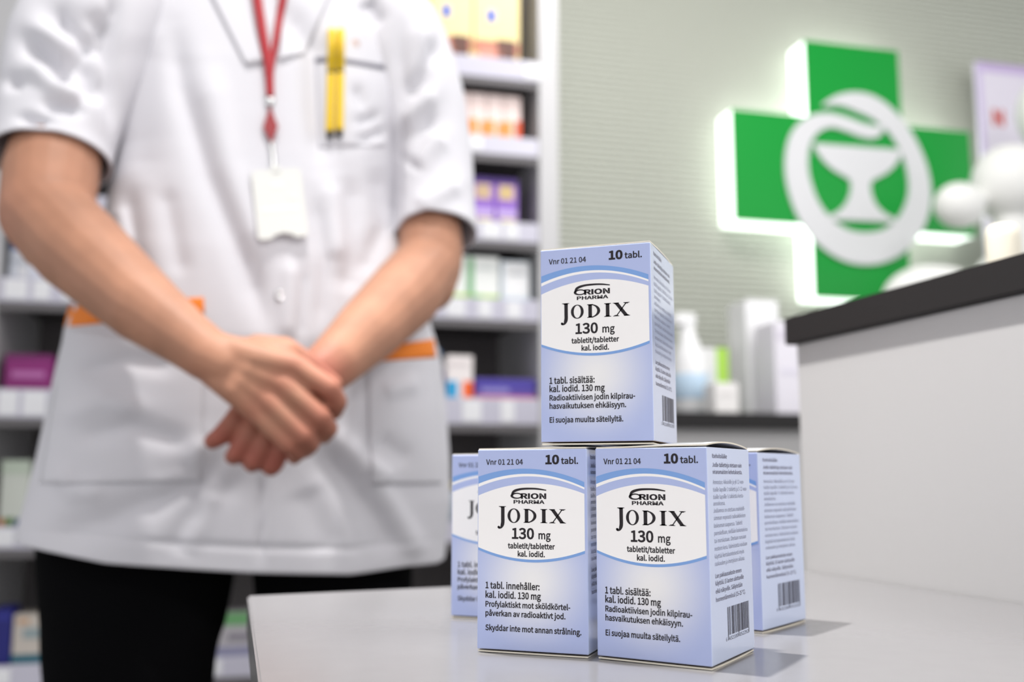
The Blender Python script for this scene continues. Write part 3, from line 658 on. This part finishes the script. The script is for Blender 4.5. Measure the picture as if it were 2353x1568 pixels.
frontmask = np.tile(np.where(phi <= math.pi, np.sin(phi) ** .5, 0), NR)
Vt += EF * (folds(Vt) * frontmask)[:, None]
coat = mesh('coat', to_person(Vt), grid_faces(NR, NC, True), M['coat'], person, True)
md = coat.modifiers.new('thickness', 'SOLIDIFY'); md.thickness = .0022; md.offset = -1
def coat_point(px, py, extra=0.0):
    off = .1
    for _ in range(6):
        s_, z = bz(px, py, off); a, b = wL(z), wR(z); t = np.clip((s_ - (a + b) / 2) / ((b - a) / 2), -1, 1); off = float(base_off(t, z)) + extra
    P = body(np.array([s_]), np.array([off]), z)[0]
    return P + EF * folds(P[None])[0]
def coat_patch(name, quad, nu, nv, extra, m, thickness=.0012, parent=coat, bulge=0):
    q = np.array(quad, float); V = []
    for i in range(nv + 1):
        for j in range(nu + 1):
            u, v = j / nu, i / nv; p = (q[0] * (1 - u) + q[1] * u) * (1 - v) + (q[3] * (1 - u) + q[2] * u) * v
            V.append(coat_point(*p, extra + bulge * math.sin(math.pi * u) * math.sin(math.pi * min(1, v * .9 + .05))))
    o = mesh(name, to_person(V), [f[::-1] for f in grid_faces(nv + 1, nu + 1)], m, parent, True)
    sd = o.modifiers.new('thickness', 'SOLIDIFY'); sd.thickness = thickness; sd.offset = 1; return o
def tube(name, rings, m, parent, nseg=72, sub=14, fold=True, cap=False):
    """rings: (centre, rx vector, ry vector)"""
    Cn = spline([np.concatenate(r) for r in rings], sub * (len(rings) - 1) + 1)
    a = np.linspace(0, 2 * math.pi, nseg, endpoint=False); V = []
    for c_ in Cn: V.append(c_[0:3] + np.outer(np.cos(a), c_[3:6]) + np.outer(np.sin(a), c_[6:9]))
    V = np.concatenate(V)
    if fold:
        nrm = V - np.repeat(Cn[:, :3], nseg, 0); nrm /= np.linalg.norm(nrm, axis=1)[:, None]
        fc = np.clip(-(nrm @ FWD) * 1.6, 0, 1); V = V + nrm * (folds(V) * fc)[:, None]
    F = grid_faces(len(Cn), nseg, True)
    if cap: F += [tuple(range(nseg))[::-1], tuple((len(Cn) - 1) * nseg + i for i in range(nseg))]
    return V, F
def sleeve(pts):
    rings = []
    for (px, py, y, rx, rd) in pts: rings.append((PX(px, py, y), rx, rd))
    C_ = np.array([r[0] for r in rings]); T = np.gradient(C_, axis=0); T /= np.linalg.norm(T, axis=1)[:, None]; out = []
    for (c_, rx, rd), t_ in zip(rings, T):
        u = np.cross(t_, FWD); u /= np.linalg.norm(u); v = np.cross(u, t_); out.append((c_, u * rx, v * rd))
    V, F = tube('sleeve', out, None, None)
    o = mesh('sleeve', to_person(V), F, M['coat'], coat, True); sd = o.modifiers.new('thickness', 'SOLIDIFY'); sd.thickness = .003; sd.offset = 0
    bm = bmesh.new(); bm.from_mesh(o.data); bmesh.ops.recalc_face_normals(bm, faces=bm.faces); bm.to_mesh(o.data); bm.free(); return o
sleeve([(330, -70, 1.17, .050, .06), (262, -10, 1.15, .078, .075), (190, 110, 1.125, .081, .075), (146, 240, 1.105, .070, .066), (124, 330, 1.09, .064, .062), (117, 372, 1.083, .064, .062)])
sleeve([(840, 10, 1.27, .045, .05), (895, 70, 1.275, .064, .065), (950, 200, 1.27, .062, .062), (985, 350, 1.26, .055, .056), (997, 470, 1.24, .051, .054), (999, 541, 1.225, .052, .054)])
# pockets, trims, placket, snap
box_p = lambda q, nm='pocket', e=.0022, b=.004, n_=24: coat_patch(nm, q, n_, n_, e, M['coat'], .0012, coat, b)
pocketL = box_p([(150, 752), (470, 800), (462, 1108), (92, 1112)], e=.003, b=.003, n_=34)
pocketR = box_p([(846, 832), (1001, 822), (1014, 1112), (850, 1112)], e=.003, b=.006, n_=34)
tr = coat_patch('pocket_trim', [(160, 700), (468, 684), (470, 720), (150, 752)], 24, 4, .0045, M['orange'], .0012, pocketL); tr['label'] = 'orange pocket trim'
tr = coat_patch('pocket_trim', [(850, 800), (996, 780), (1001, 822), (846, 832)], 14, 4, .0045, M['orange'], .0012, pocketR); tr['label'] = 'orange pocket trim'
cpk = box_p([(728, 126), (908, 158), (904, 338), (735, 336)], 'chest_pocket', .0022, .003, 18)
coat_patch('pocket_edge_strip', [(728, 124), (908, 154), (908, 166), (728, 136)], 16, 2, .004, paint(120, 118, 128), .0008, cpk)  # grey strip along the top edge of the chest pocket
coat_patch('neckline_patch', [(520, -60), (690, -60), (648, 136), (598, 136)], 10, 20, .0012, mat('neckline_grey', (.36, .345, .365), .9, .1), .0006, person)  # grey patch filling the V between the lapels
coat_patch('lapel', [(430, -120), (540, -70), (606, 142), (566, 150)], 10, 24, .004, M['coat'], .0022, coat)
coat_patch('lapel', [(660, -70), (800, -110), (700, 120), (640, 140)], 10, 24, .004, M['coat'], .0022, coat)
def disc_on_coat(name, px, py, r_, t_, m, parent, extra=.001):
    c_ = coat_point(px, py, extra); return lathe(name, [(r_, 0), (r_, t_ * .6), (r_ * .8, t_), (r_ * .45, t_), (r_ * .4, t_ * .7), (.0002, t_ * .7)], m, parent, 24, to_person(c_), EF)
disc_on_coat('snap_button', 645, 680, .0068, .003, M['metal'], coat)
disc_on_coat('snap_button', 816, 100, .0055, .0025, mat('dull_copper_snap', (.55, .42, .38), .35, metal=.6), coat)
# ---------------------------------------------------------------- body (skin)
def cone(a, b, ra, rb, seg=18):
    a, b = np.asarray(a, float), np.asarray(b, float); d = b - a; L_ = np.linalg.norm(d); d = d / L_
    u = np.cross(d, [0, 0, 1.0]) if abs(d[2]) < .9 else np.cross(d, [1.0, 0, 0]); u /= np.linalg.norm(u); v = np.cross(d, u); prof = []
    for i in range(1, 7): q = math.pi / 2 * i / 6; prof.append((-ra * math.cos(q), ra * math.sin(q)))
    for i in range(0, 6): q = math.pi / 2 * i / 6; prof.append((L_ + rb * math.sin(q), rb * math.cos(q)))
    V = []
    for x, r_ in prof:
        for k_ in range(seg):
            an = 2 * math.pi * k_ / seg; V.append(a + d * x + r_ * (u * math.cos(an) + v * math.sin(an)))
    F = grid_faces(len(prof), seg, True); V.append(a - d * ra); V.append(b + d * rb)
    for k_ in range(seg):
        F.append((len(V) - 2, (k_ + 1) % seg, k_)); F.append((len(V) - 1, (len(prof) - 1) * seg + k_, (len(prof) - 1) * seg + (k_ + 1) % seg))
    return V, F
def chain(bl, pts):
    """pts: (px, py, depth, radius)"""
    Q = [(PX(p[0], p[1], p[2]), p[3]) for p in pts]
    for (a, ra), (b, rb) in zip(Q, Q[1:]): bl.add(cone(a, b, ra, rb))
blA, blB = Blob(), Blob()
# person's right arm and hand (viewer's left), on top
chain(blA, [(330, -60, 1.21, .045), (232, 30, 1.16, .046), (150, 230, 1.112, .043), (118, 400, 1.07, .0505), (106, 492, 1.047, .0475), (185, 575, 1.025, .0475), (330, 705, .985, .0375), (430, 780, .968, .0285), (478, 816, .962, .0262), (520, 838, .96, .024)])
chain(blA, [(60, 520, 1.06, .022), (110, 560, 1.045, .03)])
Wr = (486, 822, .962)
for k_, (mx, my) in enumerate([(682, 842), (652, 884), (618, 922), (586, 945)]):
    chain(blA, [(500 + 6 * k_ * (k_ < 2), 805 + 16 * k_, .962, .0185), ((500 + mx) / 2, (812 + 13 * k_ + my) / 2, .953, .0150), (mx, my, .955, .0112)])
chain(blA, [(520, 812, .968, .018), (600, 808, .966, .0125), (660, 812, .966, .0125)])
fr = [[(682, 842, .955, .0112), (758, 892, .952, .0098), (778, 925, .965, .0090), (768, 948, .98, .0082)],
      [(652, 884, .953, .0114), (738, 958, .950, .0100), (756, 985, .965, .0092), (744, 1003, .98, .0082)],
      [(618, 922, .953, .0112), (700, 1000, .951, .0098), (714, 1022, .966, .0090), (702, 1036, .98, .0080)],
      [(586, 945, .955, .0104), (664, 1022, .955, .0088), (684, 1040, .966, .0082), (676, 1052, .98, .0074)]]
for f in fr: chain(blA, f)
chain(blA, [(590, 800, .972, .014), (655, 800, .975, .0115), (716, 838, .978, .0098), (768, 884, .981, .0086)])
# neck, head, hidden trunk
def bp(s_, off, z): return body(np.array([s_]), np.array([off]), z)[0]
zs = bz(600, 0)[1]; sc = (wL(zs) + wR(zs)) / 2
blA.add(cone(bp(sc, -.01, zs - .36), bp(sc, -.01, zs - .02), .075, .075)); blA.add(cone(bp(sc - .10, -.02, zs - .03), bp(sc + .10, -.02, zs - .05), .045, .045))
blA.add(cone(bp(sc, -.02, zs), bp(sc, .0, zs + .14), .062, .058)); hz = zs + .232
V, F = ellipsoid((0, 0, 0), (.079, .097, .116), 32)
def head_part(V): return [bp(sc + x, .015 - y, hz + z) for x, y, z in V]
blA.add((head_part(V), F))
blA.add(cone(bp(sc, .07, hz - .075), bp(sc, .055, hz - .05), .034, .045))                     # chin and jaw
blA.add(cone(bp(sc, .108, hz + .015), bp(sc, .126, hz - .022), .008, .0125))                  # nose
for q in (-1, 1):
    blA.add(cone(bp(sc + q * .078, .01, hz + .012), bp(sc + q * .076, .012, hz - .03), .013, .010))   # ears
    blA.add(cone(bp(sc + q * .020, .1, hz + .024), bp(sc + q * .046, .09, hz + .022), .009, .008))    # brow
blA.add(cone(bp(sc - .02, .108, hz - .052), bp(sc + .02, .108, hz - .052), .008, .008))       # lips
# person's left arm and hand (viewer's right), underneath
chain(blB, [(830, 20, 1.30, .04), (912, 110, 1.285, .040), (980, 330, 1.262, .031), (987, 500, 1.225, .0385), (990, 575, 1.21, .0405), (985, 608, 1.205, .041), (930, 676, 1.15, .0435), (840, 765, 1.07, .036), (770, 832, 1.015, .0285), (738, 858, 1.000, .0262), (710, 880, .998, .024)])
chain(blB, [(1015, 625, 1.215, .024), (990, 660, 1.19, .03)])
for k_, (mx, my) in enumerate([(580, 908), (608, 934), (638, 954), (668, 970)]):
    chain(blB, [(716 + 5 * k_, 862 + 12 * k_, 1.0, .0165), ((720 + mx) / 2, (880 + my) / 2, .999, .0140), (mx, my, 1.0, .0108)])
for f in [[(580, 908, 1.0, .0115), (536, 970, .992, .0106), (505, 1004, .994, .0098), (489, 1014, 1.0, .0090)],
          [(608, 934, .998, .0118), (572, 1002, .988, .0108), (547, 1040, .992, .0100), (537, 1049, 1.0, .0092)],
          [(638, 954, .998, .0118), (609, 1022, .988, .0108), (588, 1058, .992, .0100), (579, 1066, 1.0, .0092)],
          [(668, 970, 1.0, .0112), (646, 1034, .990, .0100), (630, 1068, .994, .0094), (622, 1076, 1.0, .0088)]]: chain(blB, f)
chain(blB, [(700, 860, 1.0, .014), (640, 850, 1.004, .0115), (590, 862, 1.006, .0095)])
bodies = []
for bl_, vx in ((blA, .0026), (blB, .0024)):
    me = bl_.remesh('body', vx, 5); V = np.empty(len(me.vertices) * 3); me.vertices.foreach_get('co', V); bodies.append((V.reshape(-1, 3), [tuple(p.vertices) for p in me.polygons])); bpy.data.meshes.remove(me)
full = Blob(); [full.add(b_) for b_ in bodies]
bo_ = mesh('body', to_person(full.V), full.F, M['skin'], person, True)
FL = [(PX(x, y, d), r_, k_) for x, y, d, r_, k_ in [(682, 842, .955, .013, .5), (652, 884, .953, .013, .5), (618, 922, .953, .013, .5), (586, 945, .955, .013, .5), (765, 905, .952, .02, .6), (745, 965, .95, .02, .6), (705, 1010, .951, .02, .6), (672, 1035, .955, .02, .6),
    (500, 1000, .993, .022, 1), (550, 1035, .99, .022, 1), (590, 1050, .99, .022, 1), (632, 1060, .99, .024, 1), (560, 960, .995, .03, .7), (735, 860, .979, .022, .8), (470, 850, .962, .014, .35), (40, 520, 1.05, .03, .5)]]
Vb = np.array(full.V); fl_ = np.zeros(len(Vb))
for c_, r_, k_ in FL: fl_ = np.maximum(fl_, k_ * np.exp(-.5 * (np.linalg.norm(Vb - c_, axis=1) / r_) ** 2))
at_ = bo_.data.attributes.new('flush', 'FLOAT', 'POINT'); at_.data.foreach_set('value', fl_.astype(np.float32))
nt = M['skin'].node_tree; an_ = nt.nodes.new('ShaderNodeAttribute'); an_.attribute_name = 'flush'
mx_ = nt.nodes.new('ShaderNodeMix'); mx_.data_type = 'RGBA'; bsdf = nt.nodes['Principled BSDF']
src = bsdf.inputs['Base Color'].links[0].from_socket
nt.links.new(an_.outputs['Fac'], mx_.inputs['Factor']); nt.links.new(src, mx_.inputs[6]); mx_.inputs[7].default_value = (.36, .105, .075, 1)
nt.links.new(mx_.outputs[2], bsdf.inputs['Base Color'])
V, F = ellipsoid((0, 0, 0), (.086, .105, .114), 32); V = np.array(V)
V = V + np.array([0, .012, .022]); V[:, 1] = np.maximum(V[:, 1], -.075 + np.clip(-(V[:, 2] - .05), 0, .2) * 1.1)
mesh('hair', to_person(head_part(V)), F, M['hair'], person, True)
for q in (-1, 1):
    V, F = ellipsoid((sc + q * .031, 0, 0), (.0115, .0115, .0105), 16); mesh('eye', to_person([bp(x, .094 + y, hz + .006 + z) for x, y, z in V]), F, paint(235, 232, 228), person, True)
    lathe('iris', [(.0056, 0), (.0052, .0012), (.002, .0016)], paint(60, 42, 30), person, 16, to_person(bp(sc + q * .031, .1045, hz + .004)), EF)
# ---------------------------------------------------------------- trousers and shoes
def legrings(cpx, wid, dep, z_list, sx):
    out = []
    for (px, py), w2, d2 in zip(cpx, wid, dep):
        s_, z = bz(px, py); out.append((bp(s_, -.005, z), EX * w2, EF * d2))
    sb = (out[-1][0] - B0) @ EX
    for z, w2, d2, ds in z_list: out.append((bp(sb + ds, -.01, z), EX * w2, EF * d2))
    return out
tb = Blob()
tb.add(tube('t', legrings([(322, 1150), (319, 1290), (312, 1420), (300, 1568)], [.112, .110, .102, .092], [.076, .076, .080, .082], [(.38, .075, .075, .02), (.09, .066, .07, .03), (.075, .064, .068, .03)], -1), None, None, 40, 8, False, True))
tb.add(tube('t', legrings([(765, 1150), (768, 1290), (770, 1420), (760, 1568)], [.105, .099, .094, .087], [.076, .076, .080, .082], [(.38, .072, .075, -.01), (.09, .064, .07, -.02), (.075, .062, .068, -.02)], 1), None, None, 40, 8, False, True))
c_ = bz(545, 1150); tb.add(tube('t', [(bp(c_[0], -.005, c_[1] + .15), EX * .17, EF * .078), (bp(c_[0], -.005, c_[1]), EX * .19, EF * .078), (bp(c_[0], -.005, bz(545, 1262)[1]), EX * .17, EF * .072)], None, None, 48, 8, False, True))
tr_ = mesh('trousers', to_person(tb.V), tb.F, M['trousers'], person, True)
bm = bmesh.new(); bm.from_mesh(tr_.data); bmesh.ops.recalc_face_normals(bm, faces=bm.faces); bm.to_mesh(tr_.data); bm.free()
for px in (300, 760):
    s_ = bz(px, 1568)[0] + (.03 if px < 500 else -.02); so = Blob(); so.add(ellipsoid((0, .05, .04), (.046, .145, .045), 24)); so.add(ellipsoid((0, -.03, .07), (.042, .06, .05), 24))
    so.V = [(x, y, max(0.0, z)) for x, y, z in so.V]
    mesh('shoe', to_person([bp(s_ + x, y, z) for x, y, z in so.V]), so.F, M['shoe'], person, True)
# ================================================================ THINGS WORN: lanyard with badge, pens
pc = coat_point(622, 200, .006)
lan = empty('lanyard', tuple(pc), 0, 'red neck ribbon with a white name badge hanging on the coat front', 'lanyard')
def ribbon(name, pts, width, m, extra, parent, org, th=.0012):
    P = spline(pts, 30); V = []
    for i, (x, y) in enumerate(P):
        c_ = coat_point(x, y, extra); hw_ = width[0] + (width[1] - width[0]) * i / 29; V += [c_ - EX * hw_ / 2 - org, c_ + EX * hw_ / 2 - org]
    o = mesh(name, V, [(2 * i, 2 * i + 2, 2 * i + 3, 2 * i + 1) for i in range(29)], m, parent, True)
    sd = o.modifiers.new('thickness', 'SOLIDIFY'); sd.thickness = th; sd.offset = 0; return o
ribbon('ribbon', [(576, -110), (592, 0), (606, 90), (618, 160), (621, 222)], (.0125, .009), M['red'], .0095, lan, pc)
ribbon('ribbon', [(672, -110), (650, 0), (636, 80), (624, 150), (621, 190)], (.0105, .006), M['red'], .008, lan, pc)
def blob_on(name, px, py, r3, m, parent, org, extra):
    V, F = ellipsoid((0, 0, 0), (1, 1, 1), 16); c_ = coat_point(px, py, extra) - org
    return mesh(name, [c_ + EX * x * r3[0] + EF * y * r3[1] + np.array([0, 0, z * r3[2]]) for x, y, z in V], F, m, parent, True)
blob_on('ribbon_buckle', 620, 232, (.006, .003, .008), M['metal'], lan, pc, .006)
P4 = [(620, 243), (639, 292), (624, 330), (604, 292)]
c4 = [coat_point(x, y, .007) - pc for x, y in P4]; V = [p + EF * .002 for p in c4] + [p - EF * .002 for p in c4]
mesh('red_clasp', V, [(0, 3, 2, 1), (4, 5, 6, 7), (0, 1, 5, 4), (1, 2, 6, 5), (2, 3, 7, 6), (3, 0, 4, 7)], M['reddark'], lan)
ribbon('badge_strap', [(624, 325), (628, 360), (630, 398)], (.0055, .0055), M['metal'], .007, lan, pc)
bq = [coat_point(x, y, .0075) for x, y in ((576, 396), (690, 388), (706, 562), (592, 556))]
bo = bq[0]; bu, bv = bq[1] - bq[0], bq[3] - bq[0]; bn = np.cross(bv, bu); bn /= np.linalg.norm(bn)
if bn @ EF < 0: bn = -bn
def bpt(u, v, d=0): return bo + bu * u + bv * v + bn * d - pc
out = [(0.05, 0), (.40, 0), (.42, -.06), (.58, -.06), (.60, 0), (.95, 0), (1, .04), (1, .96), (.96, 1), (.74, 1), (.68, .955), (.5, .925), (.32, .955), (.26, 1), (.04, 1), (0, .96), (0, .04)]
k = len(out); V = [bpt(u, v, .0018) for u, v in out] + [bpt(u, v, -.0006) for u, v in out]
bd = mesh('badge', V, [tuple(range(k))[::-1], tuple(range(k, 2 * k))] + [(i, (i + 1) % k, (i + 1) % k + k, i + k) for i in range(k)], M['badge'], lan)
for nm, (u0, v0, u1, v1), c3 in (('badge_slot', (.42, .03, .58, .055), (150, 150, 148)), ('badge_print', (.36, .19, .62, .26), (222, 222, 218)), ('badge_print', (.70, .36, .86, .46), (214, 214, 212)), ('badge_print', (.12, .55, .85, .60), (228, 228, 224))):
    mesh(nm, [bpt(u0, v0, .0021), bpt(u1, v0, .0021), bpt(u1, v1, .0021), bpt(u0, v1, .0021)], [(0, 3, 2, 1)], paint(*c3), bd)
def pen(x0, y0, x1, y1, r_, label, ex_):
    a, b = coat_point(x0, y0, ex_), coat_point(x1, y1, ex_); d = b - a; L_ = np.linalg.norm(d); d /= L_
    t = empty('marker_pen', tuple(b), 0, label, 'pen', 'yellow pens in the chest pocket')
    at = lambda u: a + d * L_ * u - b
    f = lambda nm, pr_, m_: lathe(nm, [(q[0] * r_, q[1] * L_) for q in pr_], m_, t, 20, a - b, d)
    f('cap', [(.55, 0), (.9, .008), (1, .03), (1.04, .40)], M['yellow2']); f('collar', [(.86, .401), (.86, .425)], M['black']); f('barrel', [(.98, .426), (1, .44), (1, .925), (.9, .94)], M['yellow'])
    f('tip', [(.78, .941), (.74, .975), (.45, 1.0)], M['black'])
    cl_ = lathe('clip', [(r_ * .3, .04 * L_), (r_ * .32, .3 * L_)], M['yellow2'], t, 8, a - b + EF * r_ * 1.15, d)
pen(763, 66, 759, 316, .0050, 'yellow marker pen in the chest pocket, the one nearer the red ribbon', .009)
pen(783, 66, 780, 316, .0050, 'yellow marker pen in the chest pocket, the one nearer the pocket snap', .009)
